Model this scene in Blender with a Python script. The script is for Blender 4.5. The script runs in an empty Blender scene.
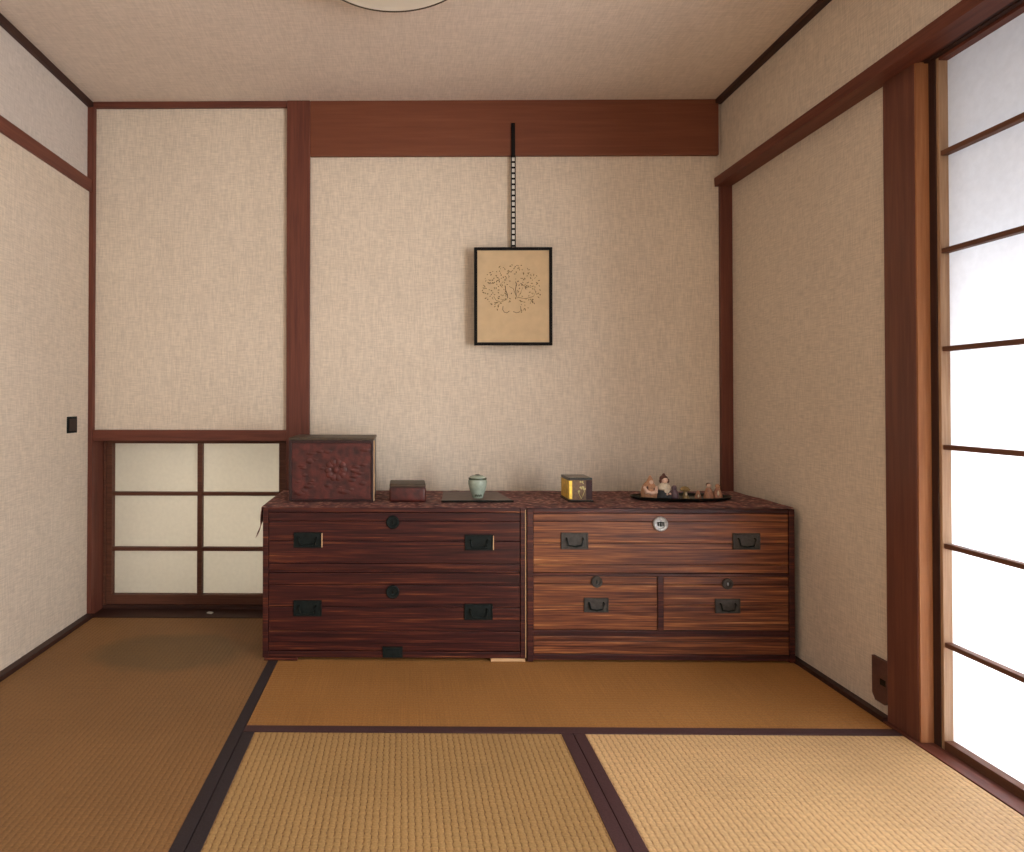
import bpy, bmesh, math, random
from mathutils import Vector, Matrix, Euler
random.seed(7)
S = bpy.context.scene
C = S.collection
PI = math.pi

# ---------------------------------------------------------------- camera
cam_d = bpy.data.cameras.new('camera'); cam = bpy.data.objects.new('camera', cam_d); C.objects.link(cam)
cam_d.sensor_width = 36; cam_d.sensor_fit = 'HORIZONTAL'
cam_d.lens = 619.7 / 1024 * 36
cam_d.shift_x = (512 - 397.4) / 1024
cam_d.shift_y = (394.8 - 426) / 1024
cam_d.clip_start = .02
fwd = Vector((-.01014, .99989, .01085)).normalized()
right = fwd.cross(Vector((0, 0, 1))).normalized()
up = right.cross(fwd)
cam.matrix_world = Matrix.Translation((1.3685, -2.6753, .9233)) @ Matrix((right, up, -fwd)).transposed().to_4x4() @ Matrix.Rotation(.0006, 4, 'Z')
S.camera = cam

# ---------------------------------------------------------------- world, daylight, exposure
w = bpy.data.worlds.new('sky'); S.world = w; w.use_nodes = True
w.node_tree.nodes['Background'].inputs[0].default_value = (.80, .87, 1, 1)
w.node_tree.nodes['Background'].inputs[1].default_value = .25
S.view_settings.view_transform = 'Standard'; S.view_settings.look = 'None'
S.view_settings.gamma = 1; S.view_settings.use_curve_mapping = False
S.view_settings.exposure = .40

def area(name, loc, rot, sx, sy, power, col):
    l = bpy.data.lights.new(name, 'AREA'); l.shape = 'RECTANGLE'; l.size = sx; l.size_y = sy
    l.energy = power; l.color = col
    o = bpy.data.objects.new(name, l); C.objects.link(o); o.location = loc; o.rotation_euler = rot
    return o
# daylight on the veranda side (outside the paper screens), outside the low back window,
# plus added fill through an open bay out of view and from behind the camera
area('veranda_daylight', (3.40, -1.30, .38), (0, math.radians(90), 0), 1.05, 1.7, 105, (.97, .98, 1))
area('added_side_fill', (3.25, -3.0, 1.0), (0, math.radians(90), 0), 1.7, 1.05, 66, (1, .98, .97))  # added fill, entering by an assumed open bay out of view
area('garden_daylight', (.60, .62, .42), (math.radians(-90), 0, 0), .8, .7, 9.5, (1, .96, .94))
area('added_rear_fill', (1.45, -5.2, 1.25), (math.radians(90), 0, 0), 2.2, 1.8, 4, (1, .97, .95))  # added weak fill from behind the camera

# ---------------------------------------------------------------- materials
def mat(name):
    m = bpy.data.materials.new(name); m.use_nodes = True
    return m, m.node_tree.nodes, m.node_tree.links, m.node_tree.nodes['Principled BSDF']
def N(ns, t, **k):
    n = ns.new(t)
    for a, b in k.items(): setattr(n, a, b)
    return n
def ramp(ns, pts):
    r = ns.new('ShaderNodeValToRGB'); e = r.color_ramp.elements
    while len(e) < len(pts): e.new(.5)
    for i, (p, c) in enumerate(pts): e[i].position = p; e[i].color = (*c, 1)
    return r
def srgb(r, g, b):
    f = lambda v: (v/255/12.92) if v/255 <= .04045 else ((v/255+.055)/1.055)**2.4
    return (f(r), f(g), f(b))

def plain(name, col, rough=.5, metal=0, var=.12, scale=40, bump=0.0, spec=.5):
    m, ns, ln, b = mat(name)
    tc = N(ns, 'ShaderNodeTexCoord'); no = N(ns, 'ShaderNodeTexNoise'); no.inputs['Scale'].default_value = scale; no.inputs['Detail'].default_value = 5
    ln.new(tc.outputs['Object'], no.inputs['Vector'])
    r = ramp(ns, [(.3, tuple(c*(1-var) for c in col)), (.7, tuple(min(1, c*(1+var)) for c in col))])
    ln.new(no.outputs['Fac'], r.inputs[0]); ln.new(r.outputs[0], b.inputs['Base Color'])
    b.inputs['Roughness'].default_value = rough; b.inputs['Metallic'].default_value = metal; b.inputs['Specular IOR Level'].default_value = spec
    if bump:
        bp = N(ns, 'ShaderNodeBump'); bp.inputs['Strength'].default_value = bump; bp.inputs['Distance'].default_value = .002
        ln.new(no.outputs['Fac'], bp.inputs['Height']); ln.new(bp.outputs[0], b.inputs['Normal'])
    return m

def wood(name, pts, axis='X', rough=.5, scale=1.0, bump=.15, stretch=26, spec=.3):
    """long grain running along axis"""
    m, ns, ln, b = mat(name)
    tc = N(ns, 'ShaderNodeTexCoord'); mp = N(ns, 'ShaderNodeMapping')
    s = [stretch*scale]*3; s['XYZ'.index(axis)] = 1.1*scale
    mp.inputs['Scale'].default_value = s
    ln.new(tc.outputs['Object'], mp.inputs[0])
    n1 = N(ns, 'ShaderNodeTexNoise'); n1.inputs['Scale'].default_value = 1.6; n1.inputs['Detail'].default_value = 8; n1.inputs['Roughness'].default_value = .65
    n1.inputs['Distortion'].default_value = .35
    ln.new(mp.outputs[0], n1.inputs['Vector'])
    n2 = N(ns, 'ShaderNodeTexNoise'); n2.inputs['Scale'].default_value = 5; n2.inputs['Detail'].default_value = 4
    ln.new(mp.outputs[0], n2.inputs['Vector'])
    mx = N(ns, 'ShaderNodeMath', operation='MULTIPLY_ADD'); mx.inputs[1].default_value = .45; 
    ln.new(n2.outputs['Fac'], mx.inputs[0]); 
    sc = N(ns, 'ShaderNodeMath', operation='MULTIPLY'); sc.inputs[1].default_value = .55
    ln.new(n1.outputs['Fac'], sc.inputs[0]); ln.new(sc.outputs[0], mx.inputs[2])
    r = ramp(ns, pts); ln.new(mx.outputs[0], r.inputs[0]); ln.new(r.outputs[0], b.inputs['Base Color'])
    b.inputs['Roughness'].default_value = rough; b.inputs['Specular IOR Level'].default_value = spec
    bp = N(ns, 'ShaderNodeBump'); bp.inputs['Strength'].default_value = bump; bp.inputs['Distance'].default_value = .003
    ln.new(mx.outputs[0], bp.inputs['Height']); ln.new(bp.outputs[0], b.inputs['Normal'])
    return m

def wallpaper(name, col, var=.10, dirs=((40, 40, 420), (420, 420, 40))):
    """fine woven cloth wallcovering"""
    m, ns, ln, b = mat(name)
    tc = N(ns, 'ShaderNodeTexCoord')
    outs = []
    for sc in dirs:
        mp = N(ns, 'ShaderNodeMapping'); mp.inputs['Scale'].default_value = sc
        ln.new(tc.outputs['Object'], mp.inputs[0])
        no = N(ns, 'ShaderNodeTexNoise'); no.inputs['Scale'].default_value = .62; no.inputs['Detail'].default_value = 2
        ln.new(mp.outputs[0], no.inputs['Vector']); outs.append(no.outputs['Fac'])
    ad = N(ns, 'ShaderNodeMath', operation='ADD'); ln.new(outs[0], ad.inputs[0]); ln.new(outs[1], ad.inputs[1])
    ml = N(ns, 'ShaderNodeMath', operation='MULTIPLY'); ml.inputs[1].default_value = .5; ln.new(ad.outputs[0], ml.inputs[0])
    r = ramp(ns, [(.36, tuple(c*(1-var*1.6) for c in col)), (.64, tuple(min(1, c*(1+var)) for c in col))])
    ln.new(ml.outputs[0], r.inputs[0])
    n3 = N(ns, 'ShaderNodeTexNoise'); n3.inputs['Scale'].default_value = 2.2; n3.inputs['Detail'].default_value = 3
    ln.new(tc.outputs['Object'], n3.inputs['Vector'])
    r3 = ramp(ns, [(.3, (.95, .945, .94)), (.7, (1, 1, 1))]); ln.new(n3.outputs['Fac'], r3.inputs[0])
    mm = N(ns, 'ShaderNodeMix', data_type='RGBA', blend_type='MULTIPLY'); mm.inputs[0].default_value = 1
    ln.new(r.outputs[0], mm.inputs[6]); ln.new(r3.outputs[0], mm.inputs[7]); ln.new(mm.outputs[2], b.inputs['Base Color'])
    b.inputs['Roughness'].default_value = .9; b.inputs['Specular IOR Level'].default_value = .15
    bp = N(ns, 'ShaderNodeBump'); bp.inputs['Strength'].default_value = .25; bp.inputs['Distance'].default_value = .001
    ln.new(ml.outputs[0], bp.inputs['Height']); ln.new(bp.outputs[0], b.inputs['Normal'])
    return m

def tatami(name, light, dark, along='Y', pitch=.0157, strong=1.0, patch=None):
    """woven rush: ribs running along the mat, broken by small offset dashes"""
    m, ns, ln, b = mat(name)
    tc = N(ns, 'ShaderNodeTexCoord'); sx = N(ns, 'ShaderNodeSeparateXYZ'); ln.new(tc.outputs['Object'], sx.inputs[0])
    a, c = (sx.outputs['X'], sx.outputs['Y']) if along == 'Y' else (sx.outputs['Y'], sx.outputs['X'])
    def M(op, x, y=None, z=None):
        n = N(ns, 'ShaderNodeMath', operation=op)
        for i, v in enumerate((x, y, z)):
            if v is None: continue
            if isinstance(v, (int, float)): n.inputs[i].default_value = v
            else: ln.new(v, n.inputs[i])
        return n.outputs[0]
    wob = N(ns, 'ShaderNodeTexNoise'); wob.inputs['Scale'].default_value = 30; ln.new(tc.outputs['Object'], wob.inputs['Vector'])
    a2 = M('MULTIPLY_ADD', wob.outputs['Fac'], .004, a)
    u = M('DIVIDE', a2, pitch); col = M('FLOOR', u); fr = M('SUBTRACT', u, col)
    rib = M('SINE', M('MULTIPLY', fr, PI))                      # 0 at groove, 1 on crest
    groove = M('POWER', M('SUBTRACT', 1.0, rib), 2.2)
    half = M('MULTIPLY', M('FRACT', M('MULTIPLY', col, .5)), 1.0)
    v = M('ADD', M('DIVIDE', c, .021), half)
    dash = M('MULTIPLY_ADD', M('SINE', M('MULTIPLY', v, 2*PI)), .5, .5)
    nz = N(ns, 'ShaderNodeTexNoise'); nz.inputs['Scale'].default_value = 160; nz.inputs['Detail'].default_value = 2
    ln.new(tc.outputs['Object'], nz.inputs['Vector'])
    g = M('MULTIPLY', groove, M('MULTIPLY_ADD', dash, .95, .05))
    g = M('MULTIPLY', g, M('MULTIPLY_ADD', nz.outputs['Fac'], 3.2, -.6))
    g = M('MULTIPLY', g, strong)
    # fine reed noise across the rib
    mp = N(ns, 'ShaderNodeMapping'); mp.inputs['Scale'].default_value = (6, 500, 1) if along == 'Y' else (500, 6, 1)
    ln.new(tc.outputs['Object'], mp.inputs[0]); rn = N(ns, 'ShaderNodeTexNoise'); rn.inputs['Scale'].default_value = .6; rn.inputs['Detail'].default_value = 3
    ln.new(mp.outputs[0], rn.inputs['Vector'])
    bn = N(ns, 'ShaderNodeTexNoise'); bn.inputs['Scale'].default_value = 3.2; bn.inputs['Detail'].default_value = 4; ln.new(tc.outputs['Object'], bn.inputs['Vector'])
    gn = N(ns, 'ShaderNodeTexNoise'); gn.inputs['Scale'].default_value = 210; gn.inputs['Detail'].default_value = 1; ln.new(tc.outputs['Object'], gn.inputs['Vector'])
    mixn = M('MULTIPLY_ADD', rn.outputs['Fac'], .3, M('MULTIPLY_ADD', gn.outputs['Fac'], .45, M('MULTIPLY', bn.outputs['Fac'], .25)))
    base = ramp(ns, [(.34, tuple(x*.72 for x in light)), (.66, tuple(min(1, x*1.2) for x in light))]); ln.new(mixn, base.inputs[0])
    mx = N(ns, 'ShaderNodeMix', data_type='RGBA'); ln.new(M('MINIMUM', g, 1.0), mx.inputs[0])
    ln.new(base.outputs[0], mx.inputs[6]); mx.inputs[7].default_value = (*dark, 1)
    colour = mx.outputs[2]
    if patch:                                                 # darker greenish patch with a ragged outline
        dx = M('DIVIDE', M('SUBTRACT', sx.outputs['X'], patch[0]), patch[2]); dy = M('DIVIDE', M('SUBTRACT', sx.outputs['Y'], patch[1]), patch[3])
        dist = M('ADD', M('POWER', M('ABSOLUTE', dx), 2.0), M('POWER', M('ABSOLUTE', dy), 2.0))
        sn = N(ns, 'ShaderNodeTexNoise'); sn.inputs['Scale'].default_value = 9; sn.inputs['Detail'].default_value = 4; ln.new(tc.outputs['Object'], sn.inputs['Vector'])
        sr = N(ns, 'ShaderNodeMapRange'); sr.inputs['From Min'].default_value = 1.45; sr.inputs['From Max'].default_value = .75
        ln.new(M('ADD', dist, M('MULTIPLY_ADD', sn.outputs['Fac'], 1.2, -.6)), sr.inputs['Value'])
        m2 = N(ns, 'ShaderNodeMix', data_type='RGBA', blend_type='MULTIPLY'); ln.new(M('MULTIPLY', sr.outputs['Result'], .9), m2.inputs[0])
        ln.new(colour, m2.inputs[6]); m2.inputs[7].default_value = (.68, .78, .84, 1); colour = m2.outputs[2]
    ln.new(colour, b.inputs['Base Color'])
    b.inputs['Roughness'].default_value = .62; b.inputs['Specular IOR Level'].default_value = .3
    bp = N(ns, 'ShaderNodeBump'); bp.inputs['Strength'].default_value = .5; bp.inputs['Distance'].default_value = .002
    ln.new(M('SUBTRACT', M('MULTIPLY', rib, .6), g), bp.inputs['Height']); ln.new(bp.outputs[0], b.inputs['Normal'])
    return m

def paper(name, col, trans, t):
    m, ns, ln, b = mat(name)
    ns.remove(b); out = [n for n in ns if n.type == 'OUTPUT_MATERIAL'][0]
    tc = N(ns, 'ShaderNodeTexCoord'); no = N(ns, 'ShaderNodeTexNoise'); no.inputs['Scale'].default_value = 60; no.inputs['Detail'].default_value = 6
    ln.new(tc.outputs['Object'], no.inputs['Vector'])
    d = N(ns, 'ShaderNodeBsdfDiffuse'); tr = N(ns, 'ShaderNodeBsdfTranslucent'); mx = N(ns, 'ShaderNodeMixShader'); mx.inputs[0].default_value = t
    for node, c in ((d, col), (tr, trans)):
        r = ramp(ns, [(.3, tuple(x*.94 for x in c)), (.7, c)]); ln.new(no.outputs['Fac'], r.inputs[0]); ln.new(r.outputs[0], node.inputs[0])
    ln.new(d.outputs[0], mx.inputs[1]); ln.new(tr.outputs[0], mx.inputs[2]); ln.new(mx.outputs[0], out.inputs[0])
    return m

M_WALL = wallpaper('woven_wallcovering', (.74, .645, .525))
M_CEIL = wallpaper('woven_ceiling_cloth', (.72, .625, .54), .08, ((40, 420, 1), (420, 40, 1)))
M_DOOR = wallpaper('sliding_door_cloth', (.68, .585, .475))
M_UPPER = wallpaper('pale_upper_wallcovering', (.62, .56, .51))
TR = [(.30, (.085, .026, .018)), (.50, (.140, .043, .027)), (.72, (.20, .066, .040))]
M_TRIMX = wood('trim_wood_across', TR, 'X', .5, 1.2, .08)
M_TRIMY = wood('trim_wood_along', TR, 'Y', .5, 1.2, .08)
M_TRIMZ = wood('trim_wood_upright', TR, 'Z', .5, 1.2, .08)
M_BEAM = wood('beam_wood', [(.3, (.145, .045, .024)), (.5, (.180, .058, .029)), (.7, (.215, .076, .038))], 'X', .5, .8, .05)
DK = [(.30, (.024, .011, .009)), (.50, (.045, .018, .013)), (.72, (.075, .030, .02))]
M_DARKX = wood('dark_wood_across', DK, 'X', .5, 1.2, .08)
M_DARKY = wood('dark_wood_along', DK, 'Y', .5, 1.2, .08)
M_PILLAR = wood('pillar_wood', [(.3, (.10, .036, .027)), (.5, (.15, .056, .038)), (.72, (.22, .085, .05))], 'Z', .42, 1.0, .06)
M_DARKZ = wood('dark_wood_upright', DK, 'Z', .6, 1.2, .08)
M_LITWOOD = wood('lit_side_wood', [(.3, (.26, .10, .04)), (.5, (.36, .15, .06)), (.72, (.48, .22, .10))], 'Z', .6, 1.0, .06, spec=.25)  # lighter orange puts screen light into the wood colour
M_BAR = wood('bar_wood', [(.3, (.09, .038, .022)), (.5, (.14, .06, .034)), (.7, (.20, .09, .05))], 'Y', .6, 1.5, .06, spec=.25)
M_SHOJI = wood('lattice_wood', [(.3, (.26, .14, .08)), (.5, (.38, .23, .13)), (.7, (.50, .34, .21))], 'Z', .55, 1.5, .06)
M_LATT = wood('small_lattice_wood', [(.3, (.07, .028, .016)), (.5, (.12, .045, .026)), (.7, (.17, .07, .04))], 'X', .55, 1.5, .06)
M_PAPER = paper('screen_paper', (.80, .80, .80), (.84, .85, .88), .5)
M_PAPER2 = paper('low_window_paper', (.66, .60, .50), (.80, .76, .66), .45)
M_MATC = tatami('rush_weave_centre', (.44, .275, .112), (.14, .057, .02))  # mat tones differ by age, with reed sheen and window light painted in
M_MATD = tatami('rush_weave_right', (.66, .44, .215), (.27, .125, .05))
M_MATA = tatami('rush_weave_left', (.275, .145, .055), (.15, .065, .025), strong=.6, patch=(.03, .555, .27, .16))
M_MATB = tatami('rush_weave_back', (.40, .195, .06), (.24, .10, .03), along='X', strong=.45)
M_EDGE = plain('brown_border_cloth', (.058, .022, .023), .8, 0, .25, 300, .2)
M_EDGE2 = plain('black_border_cloth', (.024, .015, .018), .8, 0, .3, 300, .2)
CH = [(.34, (.010, .003, .004)), (.44, (.032, .008, .008)), (.53, (.062, .014, .011)), (.61, (.14, .036, .016)), (.69, (.42, .17, .06))]  # top stops of both chest ramps paint highlight lines into the grain
CH2 = [(.34, (.030, .009, .006)), (.44, (.09, .026, .014)), (.52, (.19, .062, .026)), (.60, (.34, .13, .042)), (.69, (.80, .48, .22))]
M_CHESTL = wood('red_lacquered_wood', CH, 'X', .36, 1.0, .35, 46)
M_CHESTR = wood('brown_lacquered_wood', CH2, 'X', .36, 1.0, .35, 46)
M_CASEL = wood('red_case_wood', CH, 'X', .4, 1.0, .25, 46)
M_CASER = wood('brown_case_wood', CH[:4]+[(.80, (.30, .10, .04))], 'X', .4, 1.0, .25, 46)
M_IRON = plain('black_iron', (.009, .013, .012), .6, .0, .3, 90, .3, .15)
M_GIRON = plain('grey_iron', (.045, .040, .034), .6, .2, .3, 90, .3)
M_STEEL = plain('worn_silver_metal', (.36, .36, .35), .4, .7, .4, 160, .4)
M_LIGHTWOOD = wood('pale_wood', [(.3, (.50, .30, .15)), (.7, (.70, .46, .25))], 'X', .6, 2, .05)
M_BOXRED = plain('carved_red_lacquer', (.075, .014, .010), .5, 0, .6, 38, .9)
M_BOXEDGE = plain('dark_lacquer_edge', (.030, .009, .008), .35, 0, .3, 60, .2)
M_BOXTOP = plain('olive_brown_lacquer', (.055, .036, .02), .5, 0, .25, 50, .2)
M_CELADON = plain('celadon_glaze', (.33, .40, .33), .2, 0, .12, 60, .05)
M_CELDARK = plain('dark_green_glaze', (.05, .07, .045), .25, 0, .3, 90, .05)
M_GOLD = plain('gold_leaf', (.80, .52, .07), .38, .35, .3, 60, .3)
M_GOLDDULL = plain('aged_gold_lacquer', (.13, .065, .022), .45, .1, .5, 120, .3)
M_BLACK = plain('black_lacquer', (.007, .009, .008), .18, 0, .2, 30, 0, .4)
M_SLATE = plain('grey_brown_board', (.12, .085, .075), .55, 0, .2, 30, .1)
M_FRAME = plain('black_frame_lacquer', (.006, .005, .005), .6, 0, .2, 40, 0, .15)
M_ART = plain('buff_drawing_paper', (.62, .46, .275), .85, 0, .06, 25)
M_INK = plain('olive_brown_ink', (.15, .105, .035), .8, 0, .3, 60)
M_INKD = plain('dark_ink', (.055, .035, .02), .8, 0, .3, 60)
M_WHITE = plain('white_plastic', (.80, .76, .66), .4, 0, .03, 20)
M_WHITEPAINT = plain('white_enamel', (.80, .78, .72), .5, 0, .03, 20)
M_CLAY = plain('peach_clay', (.48, .25, .14), .6, 0, .3, 120, .2)
M_SKIN = plain('pale_doll_face', (.72, .50, .38), .5, 0, .1, 60)
M_HAIR = plain('brown_doll_hair', (.08, .022, .012), .5, 0, .3, 90)
M_CLOTHW = plain('cream_doll_cloth', (.72, .64, .50), .7, 0, .15, 120)
M_CLOTHD = plain('charcoal_doll_cloth', (.035, .04, .045), .7, 0, .4, 90)
M_MAUVE = plain('mauve_glaze', (.16, .10, .12), .3, 0, .25, 90)
M_OLIVE = plain('olive_glaze', (.26, .18, .07), .35, 0, .35, 90)
M_PINK = plain('rosy_clay', (.36, .17, .10), .5, 0, .35, 150)

def fabric(name):
    m, ns, ln, b = mat(name)
    tc = N(ns, 'ShaderNodeTexCoord'); v = N(ns, 'ShaderNodeTexVoronoi'); v.inputs['Scale'].default_value = 48
    ln.new(tc.outputs['Object'], v.inputs['Vector'])
    r = ramp(ns, [(.0, (.75, .55, .45)), (.24, (.46, .22, .17)), (.36, (.17, .035, .030)), (.7, (.04, .014, .020))]); ln.new(v.outputs['Distance'], r.inputs[0])
    no = N(ns, 'ShaderNodeTexNoise'); no.inputs['Scale'].default_value = 30; no.inputs['Detail'].default_value = 4; ln.new(tc.outputs['Object'], no.inputs['Vector'])
    r2 = ramp(ns, [(.4, (.09, .025, .028)), (.62, (.42, .22, .17))]); ln.new(no.outputs['Fac'], r2.inputs[0])
    mx = N(ns, 'ShaderNodeMix', data_type='RGBA'); mx.inputs[0].default_value = .45
    ln.new(r.outputs[0], mx.inputs[6]); ln.new(r2.outputs[0], mx.inputs[7]); ln.new(mx.outputs[2], b.inputs['Base Color'])
    b.inputs['Roughness'].default_value = .85
    return m
M_CLOTH = fabric('red_printed_cloth')

# ---------------------------------------------------------------- mesh helpers
class MB:
    def __init__(s): s.bm = bmesh.new()
    def box(s, x0, x1, y0, y1, z0, z1, bev=0.0, seg=2):
        t = bmesh.new(); bmesh.ops.create_cube(t, size=1)
        for v in t.verts:
            v.co = Vector(((x0+x1)/2+v.co.x*(x1-x0), (y0+y1)/2+v.co.y*(y1-y0), (z0+z1)/2+v.co.z*(z1-z0)))
        if bev: bmesh.ops.bevel(t, geom=t.edges[:], offset=bev, segments=seg, affect='EDGES', profile=.6)
        s._add(t); return s
    def _add(s, t, mx=None):
        me = bpy.data.meshes.new('tmp')
        if mx is not None: t.transform(mx)
        t.to_mesh(me); t.free(); s.bm.from_mesh(me); bpy.data.meshes.remove(me)
    def prism(s, pts, axis, a, b):
        """polygon pts (2d) extruded along axis from a to b"""
        t = bmesh.new()
        def mk(p, q):
            return {'X': (q, p[0], p[1]), 'Y': (p[0], q, p[1]), 'Z': (p[0], p[1], q)}[axis]
        va = [t.verts.new(mk(p, a)) for p in pts]; vb = [t.verts.new(mk(p, b)) for p in pts]
        n = len(pts)
        t.faces.new(va); t.faces.new(vb[::-1])
        for i in range(n): t.faces.new((va[i], va[(i+1) % n], vb[(i+1) % n], vb[i]))
        bmesh.ops.recalc_face_normals(t, faces=t.faces[:]); s._add(t); return s
    def lathe(s, prof, c, seg=32, axis='Z', sx=1, sy=1):
        t = bmesh.new(); rings = []
        for r, h in prof:
            ring = []
            if r < 1e-6: ring = [t.verts.new((0, 0, h))]*seg
            else: ring = [t.verts.new((r*sx*math.cos(2*PI*k/seg), r*sy*math.sin(2*PI*k/seg), h)) for k in range(seg)]
            rings.append(ring)
        for a, b in zip(rings, rings[1:]):
            for k in range(seg):
                q = []
                for v in (a[k], a[(k+1) % seg], b[(k+1) % seg], b[k]):
                    if v not in q: q.append(v)
                if len(q) > 2: t.faces.new(q)
        for rg in (rings[0], rings[-1]):
            if rg[0] is not rg[1]: t.faces.new(rg)
        bmesh.ops.recalc_face_normals(t, faces=t.faces[:])
        R = {'Z': Matrix.Identity(4), 'Y': Matrix.Rotation(PI/2, 4, 'X'), 'X': Matrix.Rotation(PI/2, 4, 'Y')}[axis]
        s._add(t, Matrix.Translation(c) @ R); return s
    def tube(s, pts, r, seg=8):
        t = bmesh.new(); pts = [Vector(p) for p in pts]; rings = []
        for i, p in enumerate(pts):
            d = (pts[min(i+1, len(pts)-1)]-pts[max(i-1, 0)]).normalized()
            a = d.cross(Vector((0, 0, 1)) if abs(d.z) < .9 else Vector((1, 0, 0))).normalized(); b = d.cross(a)
            rr = r[i] if isinstance(r, (list, tuple)) else r
            rings.append([t.verts.new(p+rr*(math.cos(2*PI*k/seg)*a+math.sin(2*PI*k/seg)*b)) for k in range(seg)])
        for a, b in zip(rings, rings[1:]):
            for k in range(seg): t.faces.new((a[k], a[(k+1) % seg], b[(k+1) % seg], b[k]))
        t.faces.new(rings[0]); t.faces.new(rings[-1])
        bmesh.ops.recalc_face_normals(t, faces=t.faces[:]); s._add(t); return s
    def ball(s, c, r, sc=(1, 1, 1), sub=2):
        t = bmesh.new(); bmesh.ops.create_icosphere(t, subdivisions=sub, radius=r)
        s._add(t, Matrix.Translation(c) @ Matrix.Diagonal((*sc, 1))); return s
    def build(s, name, m, parent=None, smooth=False, loc=None, label=None):
        me = bpy.data.meshes.new(name)
        base = Vector((0, 0, 0)); q = parent
        while q is not None: base += q.location; q = q.parent
        if loc is not None: base += Vector(loc)-base
        s.bm.transform(Matrix.Translation(-base)); s.bm.to_mesh(me); s.bm.free()
        if smooth:
            for f in me.polygons: f.use_smooth = True
            try: me.set_sharp_from_angle(angle=math.radians(40))
            except Exception: pass
        me.materials.append(m)
        o = bpy.data.objects.new(name, me); C.objects.link(o)
        if parent is not None: o.parent = parent
        elif loc is not None: o.location = loc
        if label: o['label'] = label
        return o
def thing(name, loc, label, cat, group=None):
    o = bpy.data.objects.new(name, None); C.objects.link(o); o.location = loc; o.empty_display_size = .05
    o['label'] = label; o['category'] = cat
    if group: o['group'] = group
    return o
def tag(o, label, cat, group=None):
    o['label'] = label; o['category'] = cat
    if group: o['group'] = group
    return o
def struct(o, label=None, cat=None):
    o['kind'] = 'structure'
    if label: o['label'] = label
    if cat: o['category'] = cat
    return o
def sempty(name, loc, label, cat):
    o = bpy.data.objects.new(name, None); C.objects.link(o); o.location = loc
    return struct(o, label, cat)

H = 2.2246
YB = -3.6     # rear of the room, open to the next room

# ---------------------------------------------------------------- shell
struct(MB().box(-.12, 3.0, YB, .20, -.12, -.055).build('floor', M_LIGHTWOOD), 'wooden subfloor under the straw mats', 'floor')
struct(MB().box(-.12, 3.0, YB, .20, H, H+.06).build('ceiling', M_CEIL), 'flat beige cloth-covered ceiling', 'ceiling')
b = MB()                                                      # back wall: left panel above the low window, wide panel, and the wall behind the chests
b.box(-.12, .90, .006, .12, .775, H); b.box(.90, 2.90, .006, .12, -.055, H)
struct(b.build('wall_back', M_WALL), 'beige cloth-covered back wall behind the two chests', 'wall')
struct(MB().box(-.12, 0, YB, .20, -.055, H).build('wall_left', M_UPPER), 'pale wall above the rail over the sliding door', 'wall')
b = MB(); b.box(2.777, 2.90, -.875, .12, -.055, 1.86); b.box(2.737, 2.90, YB, .12, 1.86, H)
struct(b.build('wall_right', M_WALL), 'shaded beige wall on the right beside the tall paper screen', 'wall')

def trim(n, mb, m, label):
    return struct(mb.build('trim_%d' % n, m), label, 'trim')
trim(1, MB().box(.02, .862, -.012, .006, 2.199, H, .002), M_TRIMX, 'thin ceiling trim above the left back panel')
trim(2, MB().box(0, .018, YB, -.001, 2.196, H, .002), M_DARKY, 'thin ceiling trim along the left wall')
trim(3, MB().box(2.708, 2.737, YB, -.001, 2.206, H, .002), M_DARKY, 'thin ceiling trim along the right wall')
trim(4, MB().box(-.008, .027, -.020, .006, -.0, 2.199, .002), M_TRIMZ, 'narrow corner post at the left end of the back wall')
trim(5, MB().box(.863, .963, -.016, .006, -.0, H, .003), M_TRIMZ, 'broad wooden post right of the low window')
trim(6, MB().box(.963, 2.722, -.012, .006, 1.984, H, .003), M_BEAM, 'deep reddish beam across the top of the back wall')
trim(7, MB().box(2.727, 2.777, -.014, .006, -.0, 1.852, .002), M_TRIMZ, 'narrow corner post at the right end of the back wall')
trim(8, MB().box(0, .022, YB, -.02, 1.828, 1.880, .003), M_TRIMY, 'horizontal rail along the left wall above the sliding door')
trim(9, MB().prism([(2.708, 1.850), (2.706, 1.886), (2.737, 1.886), (2.777, 1.870), (2.777, 1.850)], 'Y', YB, -.001), M_TRIMY, 'horizontal rail along the right wall above the pillar')
trim(10, MB().box(.027, .863, -.014, .006, .753, .800, .002), M_TRIMX, 'horizontal rail above the low window')
trim(11, MB().box(0, .040, YB, -.02, -.055, .014, .002), M_DARKY, 'dark wooden threshold at the foot of the sliding door')
b = MB(); b.box(2.752, 2.777, -.862, -.02, -.055, .012, .002)
trim(12, b, M_DARKY, 'thin dark skirting strip along the right wall')
# pillar beside the paper screen
trim(13, MB().box(2.765, 2.90, -.972, -.862, -.0, 1.853, .003), M_PILLAR, 'stout dark pillar on the right beside the paper screen')
# sill and lintel of the paper screen
b = MB(); b.box(2.752, 2.802, YB, -.862, -.055, .002, .001); b.box(2.802, 2.90, YB, -.972, -.055, -.0085)
trim(14, b, M_TRIMY, 'reddish brown sill running under the paper screen')
b = MB(); b.box(2.712, 2.792, YB, -.862, 1.852, 1.864, .001); b.box(2.790, 2.90, YB, -.972, 1.848, 1.868, .002)
trim(15, b, M_DARKY, 'lintel above the paper screen')
trim(18, MB().box(2.767, 2.803, -.9765, -.9715, .002, 1.852, .001), M_LITWOOD, 'added thin board on the pillar side, coloured orange-brown as if lit by the paper screen')  # added board, its colour carries the screen light on the pillar side
trim(19, MB().box(2.802, 2.90, -.9970, -.9715, -.0085, 1.850, .001), M_DARKZ, 'dark groove strip at the far edge of the paper screen')
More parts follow.
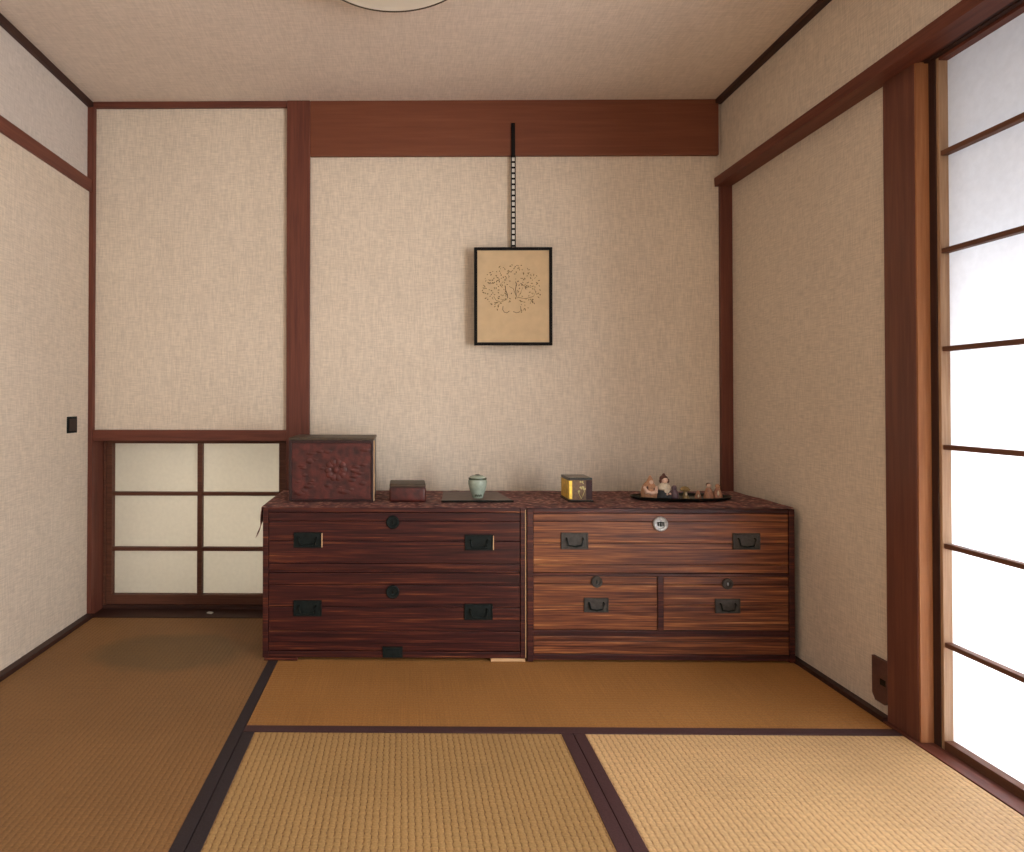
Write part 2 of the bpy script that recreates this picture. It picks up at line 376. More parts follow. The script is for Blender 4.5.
# recess round the low window
b = MB(); b.box(.0, .027, .006, .16, -.0, .775); b.box(.863, .90, .006, .16, 0, .775); b.box(.027, .863, .006, .16, .753, .80)
trim(16, b, M_TRIMZ, 'wooden jambs and head of the recess round the low window')
trim(17, MB().box(.0, .90, -.03, .16, -.055, .002, .001), M_DARKX, 'dark sill of the low window recess')
# rear jamb walls (open to the next room)
b = MB(); b.box(-.12, .35, YB-.1, YB, -.055, H); b.box(2.55, 3.0, YB-.1, YB, -.055, H); b.box(.35, 2.55, YB-.1, YB, 1.95, H)
struct(b.build('wall_rear', M_WALL), 'wall behind the viewpoint round an open doorway', 'wall')

# ---------------------------------------------------------------- sliding door on the left
door = sempty('door_1', (.0, -.48, 0), 'plain beige sliding door on the left wall with a small dark pull', 'door')
MB().box(.001, .010, -.955, -.022, .010, 1.829).build('door_panel', M_DOOR, door)
h = MB()
h.box(.010, .0145, -.190, -.117, .794, .861, .0015)
hp = h.build('door_handle', M_IRON, door, label='small dark square recessed finger pull')
MB().box(.0145, .0165, -.182, -.125, .803, .852, .0008).build('handle_cup', plain('dark_bronze', (.03, .016, .014), .35, .5, .3, 60), hp)
door2 = sempty('door_2', (0, -1.4, 0), 'second sliding door panel of the left wall nearer the viewer', 'door')
MB().box(.001, .007, -1.87, -.957, .010, 1.829).build('door_panel', M_DOOR, door2)

# ---------------------------------------------------------------- tall paper screen (right)
ZB = [1.590 - .2626*k for k in range(6)]
def shoji(n, y0, y1, label):
    """y0 far, y1 near"""
    o = sempty('window_%d' % n, (2.82, (y0+y1)/2, 0), label, 'window')
    for ya, yb in ((y0-.0132, y0-.022), (y1+.022, y1)):
        MB().box(2.804, 2.832, yb, ya, -.008, 1.858, .0015).build('stile', M_SHOJI, o)
    MB().box(2.804, 2.832, y1+.022, y0-.022, 1.840, 1.858, .0015).build('top_rail', M_TRIMY, o)
    MB().box(2.804, 2.832, y1+.022, y0-.022, -.0085, .024, .0015).build('bottom_rail', M_BAR, o)
    for z in ZB:
        MB().box(2.808, 2.828, y1+.021, y0-.021, z-.0065, z+.0065, .001).build('lattice_bar', M_BAR, o)
    MB().box(2.808, 2.827, (y0+y1)/2-.006, (y0+y1)/2+.006, .024, 1.840, .001).build('upright_bar', M_BAR, o)
    MB().box(2.8285, 2.8295, y1+.02, y0-.02, .02, 1.845).build('screen_paper', M_PAPER, o)
    return o
shoji(1, -.984, -1.86, 'tall sliding screen of white paper panes lit from outside, beside the pillar')

# ---------------------------------------------------------------- low window (back left)
win = sempty('window_2', (.445, .10, 0), 'low six-pane papered window left of the chests, set in a recess', 'window')
def lat(name, *a): return MB().box(*a, .0012).build(name, M_LATT, win)
lat('stile', .040, .064, .088, .122, .006, .753); lat('stile', .812, .842, .088, .122, .006, .753)
lat('top_rail', .064, .812, .088, .122, .735, .753); lat('bottom_rail', .064, .812, .088, .122, .018, .060)
lat('upright_bar', .446, .467, .090, .118, .060, .735)
for z in (.509, .262):
    lat('lattice_bar', .064, .446, .094, .118, z-.008, z+.008); lat('lattice_bar', .467, .812, .094, .118, z-.008, z+.008)
MB().box(.050, .830, .1185, .1195, .03, .745).build('window_paper', M_PAPER2, win)
MB().box(.030, .040, .080, .13, .002, .753).box(.842, .863, .080, .13, .002, .753).build('side_fillet', M_LATT, win)
MB().box(.030, .863, .078, .13, .002, .018).build('bottom_track', M_DARKX, win)
b = MB().prism([(.513, .020), (.534, .013), (.540, .025), (.519, .032)], 'Z', .002, .007)
tag(b.build('paper_scrap', M_WHITEPAINT, None, loc=(.526, .022, .002)), 'tiny white scrap lying on the dark sill of the low window', 'scrap')

# ---------------------------------------------------------------- straw mats
def mat_thing(loc, label, x0, x1, y0, y1, m, borders):
    t = thing('tatami_mat', loc, label, 'mat', 'straw mats on the floor')
    bx = {'l': (x0, x0+.031), 'r': (x1-.031, x1)}
    ax0 = bx['l'][1] if 'l' in borders else x0; ax1 = bx['r'][0] if 'r' in borders else x1
    ay0 = y0+.031 if 'n' in borders else y0; ay1 = y1-.031 if 'f' in borders else y1
    MB().box(ax0, ax1, ay0, ay1, -.053, -.0005, .0015).build('rush_surface', m, t)
    for k in borders:
        c = borders[k]
        if k == 'l': q = (x0, ax0+.001, y0, y1)
        elif k == 'r': q = (ax1-.001, x1, y0, y1)
        elif k == 'n': q = (x0, x1, y0, ay0+.001)
        else: q = (x0, x1, ay1-.001, y1)
        MB().box(*q, -.0535, .0010, .0012).build('border_cloth', c, t)
    return t
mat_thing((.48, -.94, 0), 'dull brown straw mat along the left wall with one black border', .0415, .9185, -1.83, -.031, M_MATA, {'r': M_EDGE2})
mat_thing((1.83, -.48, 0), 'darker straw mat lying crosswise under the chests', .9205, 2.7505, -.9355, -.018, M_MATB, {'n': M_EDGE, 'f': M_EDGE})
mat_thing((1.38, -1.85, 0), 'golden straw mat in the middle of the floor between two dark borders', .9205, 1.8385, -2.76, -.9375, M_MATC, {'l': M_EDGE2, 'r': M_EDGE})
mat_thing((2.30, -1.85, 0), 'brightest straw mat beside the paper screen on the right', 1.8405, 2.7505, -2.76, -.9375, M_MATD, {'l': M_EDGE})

# ---------------------------------------------------------------- chests
YF = -.460; YK = -.060
def pull(drawer, x, z, w_, h_, m, hm, edge=None):
    """iron plate with raised rim and a flat drop handle"""
    p = MB(); p.box(x-w_/2, x+w_/2, YF-.003, YF+.002, z-h_/2, z+h_/2, .0008)
    for q in ((x-w_/2, x-w_/2+.004, z-h_/2, z+h_/2), (x+w_/2-.004, x+w_/2, z-h_/2, z+h_/2), (x-w_/2, x+w_/2, z-h_/2, z-h_/2+.004), (x-w_/2, x+w_/2, z+h_/2-.004, z+h_/2)):
        p.box(q[0], q[1], YF-.006, YF-.002, q[2], q[3], .0008)
    p.build('pull_plate', m, drawer)
    if edge: MB().box(x+w_/2-.0005, x+w_/2+.0028, YF-.0062, YF-.001, z-h_/2+.002, z-h_/2+h_*edge).build('bright_edge', M_LIGHTWOOD, drawer, label='pale strip on the right edge of the pull')  # narrow pale strip beside the plate
    a = w_*.30
    MB().tube([(x-a, YF-.004, z+h_*.18), (x-a, YF-.011, z+h_*.12), (x-a*.8, YF-.010, z-h_*.26), (x, YF-.010, z-h_*.34), (x+a*.8, YF-.010, z-h_*.26), (x+a, YF-.011, z+h_*.12), (x+a, YF-.004, z+h_*.18)], .0028).build('pull_handle', hm, drawer, True)
def lock(drawer, x, z, r, m, m2, key=False):
    b = MB().lathe([(0, .001), (r*.55, .001), (r*.6, .0045), (r*.85, .0055), (r, .003), (r, -.003), (0, -.003)], (x, YF-.003, z), 28, 'Y')
    # lathe along Y: +h maps to -Y (towards the room)
    lp = b.build('lock_plate', m, drawer, True)
    if key:
        q = MB(); q.box(x-.0018, x+.0018, YF-.0095, YF-.003, z-.008, z+.008, .0006)
        for sx in (-1, 1):
            q.box(x+sx*.0085-.0014, x+sx*.0085+.0014, YF-.009, YF-.003, z-.006, z+.006, .0005)
        q.box(x-.012, x+.012, YF-.009, YF-.003, z+.004, z+.0068, .0005)
        q.build('lock_crest', m2, drawer)
    else:
        MB().box(x-.0015, x+.0015, YF-.0075, YF-.003, z-.005, z+.005, .0005).build('keyhole', m2, drawer)
def front(x0, x1, z0, z1, grooves=()):
    """drawer front made of horizontal boards with fine open joints"""
    zs = [z0]+list(grooves)+[z1]; b = MB()
    for a, c in zip(zs, zs[1:]): b.box(x0, x1, YF+.0, YF+.020, a+.0008, c-.0008, .0018)
    b.box(x0+.004, x1-.004, YF+.014, YK-.03, z0+.004, z1-.004)
    return b

# left chest
cx0, cx1, z0, z1 = .866, 1.8035, .012, .545
cl = thing('low_chest', ((cx0+cx1)/2, -.26, z0), 'left low chest with two full-width drawers, reddish and black-fitted, below the big box', 'chest', 'low chests along the back wall')
b = MB(); b.box(cx0, cx0+.020, YF-.004, YK, z0, z1, .002); b.box(cx1-.020, cx1, YF-.004, YK, z0, z1, .002)
b.box(cx0+.02, cx1-.02, YF-.002, YK, z1-.017, z1, .002); b.box(cx0+.02, cx1-.02, YF-.002, YK, z0, z0+.022, .002); b.box(cx0+.02, cx1-.02, YK-.014, YK, z0+.02, z1-.017)
b.box(cx0+.02, cx1-.02, YF+.006, YK-.014, .313, .321)
case = b.build('case', M_CASEL, cl)
for xa in (cx1-.0035,):  # pale strip painted in as the edge highlight
    MB().box(xa, xa+.0028, YF-.0062, YF-.003, z0+.004, z1-.006, .0006).build('edge_strip', M_LIGHTWOOD, case, label='pale highlight strip along the edge of the case')
XL = lambda u: .866+(u-263)*.003567
ZL = lambda v: .550-(v-506)*.00356
d1 = front(cx0+.021, cx1-.021, .322, .527, (.345, .425, .496)).build('drawer', M_CHESTL, cl)
pull(d1, XL(308), ZL(540), .100, .054, M_IRON, M_IRON, .95); pull(d1, XL(479), ZL(542), .100, .054, M_IRON, M_IRON, .95)
lock(d1, XL(393), ZL(522), .0235, M_IRON, M_BLACK)
d2 = front(cx0+.021, cx1-.021, .036, .312, (.105, .19, .27)).build('drawer', M_CHESTL, cl)
pull(d2, XL(308), ZL(608), .100, .056, M_IRON, M_IRON); pull(d2, XL(478.5), ZL(611), .100, .056, M_IRON, M_IRON)
lock(d2, XL(393), ZL(591.5), .0235, M_IRON, M_BLACK)
MB().box(XL(383), XL(403), YF-.008, YF+.002, .014, .052, .0015).box(XL(386), XL(400), YF-.011, YF-.006, .022, .044, .0015).build('base_latch', M_IRON, cl, label='black iron block on the bottom edge')
# shims under it
for xa, xb, m, lb in ((.872, .990, M_CHESTL, 'thin reddish wooden shim under the left end of the left chest'), (1.678, 1.800, M_LIGHTWOOD, 'thin pale wooden shim under the right end of the left chest')):
    tag(MB().box(xa, xb, YF-.004, YK-.02, .0012, .0115, .001).build('wooden_shim', m, None, loc=((xa+xb)/2, -.26, .001)), lb, 'shim', 'shims under the left chest')

# right chest
cx0, cx1, z0, z1 = 1.8075, 2.752, .0012, .543
cr = thing('low_chest', ((cx0+cx1)/2, -.26, z0), 'right low chest in the corner with one wide drawer above two small drawers', 'chest', 'low chests along the back wall')
b = MB(); b.box(cx0, cx0+.022, YF-.004, YK, z0, z1, .002); b.box(cx1-.020, cx1, YF-.004, YK, z0, z1, .002)
b.box(cx0+.022, cx1-.02, YF-.002, YK, z1-.016, z1, .002); b.box(cx0+.022, cx1-.02, YF-.002, YK, z0+.006, z0+.026, .002); b.box(cx0+.022, cx1-.02, YK-.014, YK, z0+.02, z1-.016)
b.box(cx0+.022, cx1-.02, YF-.002, YK-.014, .304, .314, .001); b.box(cx0+.022, cx1-.02, YF-.003, YK-.014, .092, .112, .002)
b.box(2.269, 2.290, YF-.003, YK-.014, .112, .304, .0015)
case = b.build('case', M_CASER, cr)
XR = lambda u: 1.811+(u-528)*.003538
ZR = lambda v: .543-(v-509)*.00357
d = front(cx0+.023, cx1-.021, .315, .526, (.345, .42, .497)).build('drawer', M_CHESTR, cr)
pull(d, XR(574.5), ZR(541), .096, .057, M_GIRON, M_IRON); pull(d, XR(746), ZR(541), .096, .057, M_GIRON, M_IRON)
lock(d, XR(660.3), ZR(524), .0265, M_STEEL, M_IRON, True)
d = front(cx0+.023, 2.268, .113, .303, (.20, .275)).build('drawer', M_CHESTR, cr)
pull(d, XR(596), ZR(604.5), .086, .050, M_GIRON, M_IRON); lock(d, XR(596.5), ZR(581.5), .020, M_GIRON, M_IRON)
d = front(2.291, cx1-.021, .113, .303, (.20, .275)).build('drawer', M_CHESTR, cr)
pull(d, XR(727), ZR(605), .088, .050, M_GIRON, M_IRON); lock(d, XR(727), ZR(583), .019, M_GIRON, M_STEEL)
front(cx0+.023, cx1-.021, .028, .091, (.074,)).build('base_panel', M_CHESTR, cr)

# ---------------------------------------------------------------- cloth over the chest tops
def cloth():
    t = bmesh.new(); nx, ny = 150, 22
    X0, X1, Y0, Y1 = .862, 2.750, YF-.006, YK-.004
    rnd = random.Random(3)
    bumps = []
    g = []
    for i in range(nx+1):
        row = []
        for j in range(ny+1):
            x = X0+(X1-X0)*i/nx; y = Y0+(Y1-Y0)*j/ny
            z = .5475+.0006*math.sin(x*37+y*20)+.0005*math.sin(x*91-y*33)
            for bx, by, hh, ss in bumps: z += hh*.55*math.exp(-((x-bx)**2+(y-by)**2)/ss**2)
            if j == 0: z -= .0015; y += .002*math.sin(x*60)
            row.append(t.verts.new((x, y, z)))
        g.append(row)
    for i in range(nx):
        for j in range(ny): t.faces.new((g[i][j], g[i+1][j], g[i+1][j+1], g[i][j+1]))
    # left overhang: hangs down the chest's side, longest at the front corner, ending in a tip
    prev = g[0]
    K = 9
    for k in range(1, K+1):
        f = k/K; row = []
        for j in range(ny+1):
            v = g[0][j].co; u = j/ny
            dep = .012+.100*max(0, 1-u*2.2)**1.3
            dz = dep*f; out = .005*min(1, f*4)+.0185*(max(0, f-.62)/.38)**1.5*max(0, 1-u*3)
            row.append(t.verts.new((X0-out, v.y+.010*f*(1-u)+.002*math.sin(j*1.9+k), v.z-dz)))
        for j in range(ny): t.faces.new((prev[j], prev[j+1], row[j+1], row[j]))
        prev = row
    bmesh.ops.recalc_face_normals(t, faces=t.faces[:])
    # thickness
    r = bmesh.ops.solidify(t, geom=t.faces[:], thickness=-.0012)
    mb = MB(); mb._add(t); return mb
tag(cloth().build('chest_cloth', M_CLOTH, None, True, loc=(1.8, -.26, .547)), 'mottled red printed cloth spread over the tops of both chests, one corner hanging at left', 'cloth')

ZT = .5495
# ---------------------------------------------------------------- big box
bx = thing('lacquer_box', (1.10, -.25, ZT), 'large upright reddish lacquer box at the left end of the chest top', 'box')
x0, x1, y0, y1, za, zb = .940, 1.256, -.365, -.14, ZT, .788
b = MB(); b.box(x0, x1, y0+.010, y1, za, zb-.004, .004); b.build('body', M_BOXEDGE, bx)
MB().box(x0-.001, x1+.002, y0+.004, y1+.002, zb-.010, zb, .002).build('lid', M_BOXTOP, bx)
fr = MB(); 
fr.box(x0, x0+.010, y0, y0+.014, za, zb-.010, .0015); fr.box(x1-.008, x1, y0, y0+.014, za, zb-.010, .0015)
fr.box(x0+.01, x1-.008, y0, y0+.014, zb-.020, zb-.010, .0015); fr.box(x0+.01, x1-.008, y0, y0+.014, za, za+.008, .0015)
fr.build('front_frame', M_BOXEDGE, bx)
fp = MB(); fp.box(x0+.01, x1-.008, y0+.004, y0+.013, za+.008, zb-.020, .002)
panel = fp.build('carved_panel', M_BOXRED, bx)
cv = MB(); rn = random.Random(11)
for k in range(10):                                           # low carved blossom and sprigs
    a = 2*PI*k/10; cv.ball((1.115+.030*math.cos(a), y0+.004, .668+.030*math.sin(a)), .013, (1, .25, 1), 2)
cv.ball((1.115, y0+.003, .668), .013, (1, .35, 1), 2)
for k in range(34):
    px = rn.uniform(x0+.03, x1-.03); pz = rn.uniform(za+.03, zb-.045)
    if abs(px-1.115) < .05 and abs(pz-.668) < .05: continue
    cv.ball((px, y0+.004, pz), rn.uniform(.008, .016), (rn.uniform(1, 1.9), .22, rn.uniform(.4, .8)), 1)
cv.build('carved_relief', M_BOXRED, panel, True)
MB().box(x1-.0005, x1+.0030, y0+.006, y0+.03, za+.002, zb-.012, .0008).build('edge_strip', M_LIGHTWOOD, bx, label='pale strip at the right front corner')  # narrow pale strip down the right corner

# ---------------------------------------------------------------- small box
sb = thing('trinket_box', (1.380, -.30, ZT), 'small rounded dark red box between the large box and the jar', 'box')
x0, x1, y0, y1 = 1.315, 1.452, -.370, -.245
MB().box(x0, x1, y0, y1, ZT, ZT+.056, .012, 4).build('body', M_BOXRED, sb, True)
MB().box(x0+.001, x1-.001, y0+.001, y1-.001, ZT+.055, ZT+.067, .005, 4).build('lid', M_BOXTOP, sb, True)
MB().box(x0+.002, x1-.002, y0+.002, y1-.002, ZT+.050, ZT+.057).build('seam', M_BOXEDGE, sb)

# ---------------------------------------------------------------- board and jar
b = MB().prism([(1.510, -.372), (1.775, -.365), (1.750, -.130), (1.530, -.130)], 'Z', ZT+.0005, ZT+.006)
brd = tag(b.build('display_board', M_SLATE, None, loc=(1.64, -.25, ZT)), 'flat dark board lying under the celadon jar', 'board')
MB().prism([(1.508, -.376), (1.777, -.369), (1.775, -.364), (1.510, -.371)], 'Z', ZT, ZT+.008).build('front_edge', M_BLACK, brd, label='black front edge')
jx, jy, jz = 1.651, -.300, ZT+.0062
jar = thing('lidded_jar', (jx, jy, jz), 'small pale celadon lidded jar standing on the dark board', 'jar')
MB().lathe([(0, 0), (.019, 0), (.021, .004), (.023, .012), (.030, .030), (.0355, .052), (.036, .064), (.033, .071), (.029, .073), (.029, .0735), (0, .0735)], (jx, jy, jz), 36).build('body', M_CELADON, jar, True)
MB().lathe([(.0, .0735), (.031, .0735), (.032, .076), (.029, .081), (.022, .085), (.010, .0865), (0, .0865)], (jx, jy, jz), 36).build('lid', M_CELADON, jar, True)
MB().lathe([(.0295, .069), (.0345, .071), (.0348, .0765), (.030, .0775)], (jx, jy, jz), 36).build('rim', M_CELDARK, jar, True)
MB().lathe([(.010, .0855), (.011, .0875), (.006, .0895), (0, .090)], (jx, jy, jz), 20).build('knob', M_CELDARK, jar, True)
mk = MB()                                                     # painted dark-green mark at the foot
for k in range(7):
    a = -PI/2+(k-3)*.16; mk.ball((jx+.0235*math.cos(a), jy+.0235*math.sin(a), jz+.012+.002*(k % 2)), .0035, (1, .5, 1.6), 1)
mk.build('painted_mark', M_CELDARK, jar, True)

# ---------------------------------------------------------------- gilded box
x0, x1, y0, y1 = 1.986, 2.072, -.350, -.238
gb = thing('gilded_box', ((x0+x1)/2, (y0+y1)/2, ZT), 'small dark box with a gold side and gilded pattern', 'box')
gb_b = MB(); gb_b.box(x0, x1, y0, y1, ZT+.004, ZT+.084, .003); gb_b.build('body', M_GOLDDULL, gb)
MB().box(x0-.001, x1+.001, y0-.001, y1+.001, ZT+.080, ZT+.089, .002).build('lid', M_BLACK, gb)
MB().box(x0-.004, x1+.005, y0-.004, y1+.003, ZT, ZT+.006, .0015).build('base', M_BLACK, gb)
MB().box(x0-.0012, x0+.001, y0+.004, y1-.004, ZT+.010, ZT+.078).box(x0+.001, x0+.012, y0-.0012, y0+.001, ZT+.010, ZT+.078).build('gold_panel', M_GOLD, gb, label='bright gold side panel')
gp = MB(); rn = random.Random(5)
cxg = (x0+x1)/2+.003
for k in range(16):
    a = rn.uniform(0, 2*PI); rr = rn.uniform(.0, .022)
    gp.ball((cxg+rr*.75*math.cos(a), y0-.0002, ZT+.052+rr*1.1*math.sin(a)), rn.uniform(.002, .0045), (1, .3, 1), 1)
for s_ in (-1, 1): gp.tube([(cxg, y0-.0008, ZT+.012), (cxg+s_*.006, y0-.0008, ZT+.024), (cxg+s_*.012, y0-.0008, ZT+.040)], .0013, 6)
gp.build('gilded_pattern', plain('pale_gold', (.55, .47, .20), .4, .3, .2, 90), gb)
MB().box(x0+.064, x1+.0006, y0-.0009, y0+.001, ZT+.008, ZT+.079).build('dark_panel', plain('purple_brown_lacquer', (.045, .017, .019), .5, 0, .3, 60, 0, .2), gb)

# ---------------------------------------------------------------- oval tray
tx, ty = 2.430, -.285
b = MB().lathe([(0, 0), (.90, 0), (.97, .004), (1.0, .0125), (.985, .0135), (.955, .0065), (.90, .0035), (0, .0035)], (0, 0, 0), 64)
b.bm.transform(Matrix.Translation((tx, ty, ZT+.0005)) @ Matrix.Diagonal((.193, .078, 1, 1)))
tr = tag(b.build('oval_tray', M_BLACK, None, True, loc=(tx, ty, ZT)), 'glossy black oval tray of small figurines on the right chest', 'tray')
ZF = ZT+.0046
def fig(name, x, y, label, parts, z=ZF):
    t = thing(name, (x, y, z), label, 'figurine', 'small figurines on the black tray')
    for nm, m, fn in parts: fn(MB(), x, y, z).build(nm, m, t, True)
    return t
# peaked clay figure
def clay(b, x, y, z):
    b.lathe([(0, 0), (.026, 0), (.030, .006), (.031, .025), (.027, .045), (.020, .056), (.012, .064), (0, .066)], (x, y, z), 20, sx=1.0, sy=.7)
    return b
fig('peaked_figurine', 2.304, -.300, 'peach clay figurine with a pointed hood, leftmost on the tray', [
    ('robe', M_CLAY, clay),
    ('hood', M_CLAY, lambda b, x, y, z: b.lathe([(0, .050), (.014, .052), (.015, .062), (.010, .074), (.004, .086), (0, .090)], (x+.004, y, z), 16)),
    ('face', M_SKIN, lambda b, x, y, z: b.ball((x+.004, y-.010, z+.063), .0085, (1, .8, 1.1))),
    ('sleeves', M_SKIN, lambda b, x, y, z: b.tube([(x-.022, y-.010, z+.046), (x-.017, y-.022, z+.028), (x, y-.025, z+.024), (x+.017, y-.022, z+.028), (x+.024, y-.010, z+.046)], [.005, .008, .006, .008, .005], 10)),
    ('slit', M_HAIR, lambda b, x, y, z: b.ball((x+.012, y-.017, z+.036), .004, (.8, .8, 2)).ball((x-.013, y-.017, z+.042), .004, (1, .8, 2)))])
fig('seated_doll', 2.358, -.305, 'doll with brown hair, cream collar and dark robe, second from left on the tray', [
    ('robe', M_CLOTHD, lambda b, x, y, z: b.lathe([(0, 0), (.028, 0), (.030, .008), (.024, .026), (.018, .044), (.010, .056), (0, .060)], (x, y, z), 20, sx=1, sy=.75)),
    ('collar', M_CLOTHW, lambda b, x, y, z: b.lathe([(.021, .034), (.026, .040), (.023, .050), (.013, .058), (.008, .060)], (x, y, z), 20, sx=1, sy=.8).ball((x+.004, y-.018, z+.034), .009, (1.2, .7, 1.2))),
    ('head', M_SKIN, lambda b, x, y, z: b.ball((x+.002, y-.001, z+.071), .0125, (1, .95, 1.05))),
    ('hair', M_HAIR, lambda b, x, y, z: b.ball((x+.001, y+.004, z+.077), .0145, (1.1, .95, .9)).ball((x-.013, y, z+.068), .006, (.8, 1, 1.6)).ball((x+.016, y, z+.068), .006, (.8, 1, 1.6)).ball((x+.001, y+.003, z+.091), .006)),
    ('hands', M_SKIN, lambda b, x, y, z: b.ball((x+.015, y-.020, z+.022), .0045).ball((x+.004, y-.022, z+.020), .0045))])
fig('mauve_figurine', 2.401, -.295, 'small mauve rounded figurine just right of the doll', [
    ('body', M_MAUVE, lambda b, x, y, z: b.lathe([(0, 0), (.015, 0), (.018, .010), (.014, .026), (.009, .034), (.010, .040), (.006, .047), (0, .049)], (x, y, z), 18)),
    ('head', M_MAUVE, lambda b, x, y, z: b.ball((x, y-.003, z+.043), .0085))])
fig('olive_figurine', 2.441, -.298, 'olive brown mushroom-shaped figurine in the middle of the tray', [
    ('cap', M_OLIVE, lambda b, x, y, z: b.lathe([(0, .030), (.017, .030), (.019, .035), (.012, .044), (0, .048)], (x, y, z), 18)),
    ('body', M_OLIVE, lambda b, x, y, z: b.lathe([(0, 0), (.014, 0), (.012, .006), (.007, .018), (.008, .031), (0, .032)], (x+.002, y, z), 18)),
    ('spot', M_CLOTHW, lambda b, x, y, z: b.ball((x+.001, y-.0075, z+.018), .0036, (1, .8, 2.2)))])
fig('tiny_figurine', 2.487, -.305, 'tiny rosy figurine with a white front, between the olive and tallest rosy ones', [
    ('body', M_PINK, lambda b, x, y, z: b.lathe([(0, 0), (.011, 0), (.012, .008), (.007, .022), (.006, .028), (0, .034)], (x, y, z), 16)),
    ('apron', M_CLOTHW, lambda b, x, y, z: b.ball((x-.003, y-.0095, z+.011), .003, (1, .8, 2.6)))])
fig('rosy_figurine', 2.530, -.300, 'rosy clay figurine with a rounded head, second from right on the tray', [
    ('robe', M_PINK, lambda b, x, y, z: b.lathe([(0, 0), (.018, 0), (.019, .008), (.014, .026), (.009, .040), (0, .044)], (x, y, z), 18)),
    ('head', M_SKIN, lambda b, x, y, z: b.ball((x, y-.002, z+.049), .009)),
    ('hair', M_HAIR, lambda b, x, y, z: b.ball((x, y+.003, z+.052), .0095, (1, .9, .95)))])
fig('rosy_figurine', 2.565, -.296, 'rosy clay figurine with a white sash, rightmost on the tray', [
    ('robe', M_PINK, lambda b, x, y, z: b.lathe([(0, 0), (.018, 0), (.018, .008), (.013, .026), (.008, .038), (0, .042)], (x, y, z), 18)),
    ('head', M_CLAY, lambda b, x, y, z: b.ball((x, y-.002, z+.047), .009)),
    ('sash', M_CLOTHW, lambda b, x, y, z: b.ball((x-.004, y-.014, z+.022), .0035, (1, .8, 3)))])

# ---------------------------------------------------------------- framed drawing on its hanger
tilt = .035   # top leans a little out of the wall
fx0, fx1, fz0, fz1 = 1.667, 1.996, 1.161, 1.576
fcx = (fx0+fx1)/2
pic = thing('framed_drawing', (fcx, -.020, fz0), 'framed ink drawing on buff paper hanging on the back wall', 'picture')
def px_(b): return b
t_ = .0125
b = MB()
b.box(fx0, fx0+t_, -.034, -.018, fz0, fz1, .0015); b.box(fx1-t_, fx1, -.034, -.018, fz0, fz1, .0015)
b.box(fx0+t_, fx1-t_, -.034, -.018, fz0, fz0+t_, .0015); b.box(fx0+t_, fx1-t_, -.034, -.018, fz1-t_, fz1, .0015)
b.build('frame', M_FRAME, pic)
sheet = MB().box(fx0+t_-.001, fx1-t_+.001, -.0275, -.019, fz0+t_-.001, fz1-t_+.001).build('drawing_sheet', M_ART, pic)
ink = MB(); dk = MB(); rn = random.Random(21)
W, Hh = fx1-fx0, fz1-fz0
def P(u, v): return (fx0+u*W, fz1-v*Hh)
def stroke(b, u, v, ang, L, th):
    x, z = P(u, v); c, s = math.cos(ang), math.sin(ang); hx, hz = c*L/2, s*L/2; nx, nz = -s*th/2, c*th/2
    b.prism([(x-hx, z-hz), (x+nx, z+nz), (x+hx, z+hz), (x-nx, z-nz)], 'Y', -.0281, -.0272)
n = 0
while n < 230:                                                # a broad crown of leaf-like dabs
    u, v = rn.uniform(.10, .90), rn.uniform(.15, .68)
    e = ((u-.48)/.38)**2+((v-.42)/.255)**2
    if e > 1 or (abs(u-.47) < .13 and v > .56): continue
    if e < .12 and rn.random() < .4: continue
    stroke(ink if rn.random() < .8 else dk, u, v, rn.uniform(0, PI), rn.uniform(.005, .012), rn.uniform(.0026, .0050)); n += 1
def curve(b, pts, r):
    b.tube([(P(u, v)[0], -.0277, P(u, v)[1]) for u, v in pts], r, 5)
curve(dk, [(.37, .60), (.365, .635), (.385, .662), (.42, .668), (.45, .650)], .0011)
curve(dk, [(.50, .655), (.54, .668), (.58, .66), (.60, .635), (.595, .60)], .0011)
curve(dk, [(.395, .39), (.405, .44), (.425, .48), (.43, .52)], .0014)
curve(dk, [(.53, .35), (.545, .38), (.53, .42), (.54, .50)], .0014)
curve(ink, [(.37, .35), (.33, .38), (.36, .41)], .001)
curve(ink, [(.45, .40), (.50, .42), (.55, .52), (.60, .46), (.62, .41)], .001)
curve(ink, [(.56, .51), (.66, .525), (.76, .50), (.79, .46), (.77, .42)], .001)
curve(ink, [(.42, .53), (.34, .56), (.28, .54), (.25, .50)], .001)
ink.build('drawn_marks', M_INK, sheet); dk.build('dark_ink_marks', M_INKD, sheet)
MB().box(fx0+.03, fx1-.03, -.018, .030, fz0+.02, fz0+.04).build('back_batten', M_LATT, pic)
pic.location.y -= .026

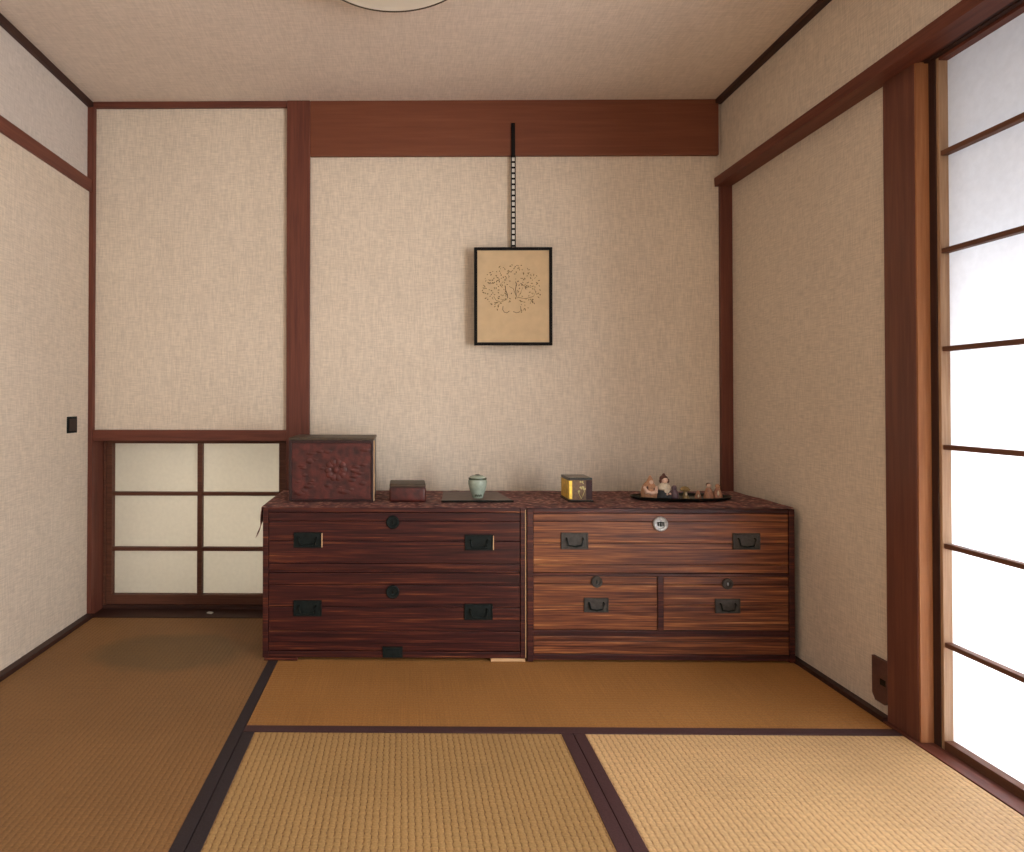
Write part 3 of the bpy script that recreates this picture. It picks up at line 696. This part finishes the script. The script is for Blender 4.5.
hg = thing('picture_hanger', (1.839, -.016, 1.59), 'thin black ladder-like hanging strip above the framed drawing', 'hanger')
hx = 1.839
b = MB(); b.box(hx-.0085, hx+.0085, -.0195, -.0125, 1.978, 2.122, .0015)
b.ball((hx, -.0195, 2.108), .005, (1, .6, 1), 2)
b.build('top_bar', M_FRAME, hg)
b = MB()
b.box(hx-.0100, hx-.0062, -.0195, -.0165, 1.586, 1.980); b.box(hx+.0062, hx+.0100, -.0195, -.0165, 1.586, 1.980)
nr = 17
for k in range(nr):
    zz = 1.592+k*(.385/(nr-1)); b.box(hx-.0065, hx+.0065, -.0195, -.0165, zz-.0036, zz+.0036)
b.build('ladder_strip', M_FRAME, hg)
MB().box(hx-.0060, hx+.0060, -.0160, -.0145, 1.588, 1.980).build('white_backing', M_WHITEPAINT, hg)

# ---------------------------------------------------------------- ceiling light
lx, ly = 1.341, -.981
lp = thing('ceiling_light', (lx, ly, H), 'round off-white ceiling light, unlit, seen cut off at the top of the photo', 'lamp')
MB().lathe([(.0, H), (.10, H), (.10, 2.185), (.0, 2.185)], (lx, ly, 0), 40).build('mount', M_WHITEPAINT, lp, True)
MB().lathe([(.0, 2.200), (.225, 2.200), (.245, 2.190), (.250, 2.176), (.250, 2.160), (.246, 2.154)], (lx, ly, 0), 96).build('shade', M_WHITE, lp, True)
MB().lathe([(.2505, 2.162), (.2525, 2.160), (.2525, 2.154), (.2485, 2.151), (.2455, 2.152), (.2455, 2.162)], (lx, ly, 0), 96).build('rim', M_BOXTOP, lp, True)
MB().lathe([(.2455, 2.156), (.20, 2.150), (.12, 2.146), (0, 2.144)], (lx, ly, 0), 96).build('diffuser', M_WHITE, lp, True)

# ---------------------------------------------------------------- wall outlet
ol = thing('wall_outlet', (2.777, -.83, .04), 'brown outlet plate low on the right wall against the pillar', 'outlet')
M_OUT = plain('brown_plate', (.11, .050, .038), .45, 0, .2, 60)
MB().prism([(-.861, .052), (-.861, .168), (-.800, .168), (-.800, .058), (-.812, .040), (-.848, .040)], 'X', 2.768, 2.777).build('plate', M_OUT, ol)
MB().box(2.7665, 2.7682, -.853, -.833, .094, .112, .0005).build('socket', M_BLACK, ol)
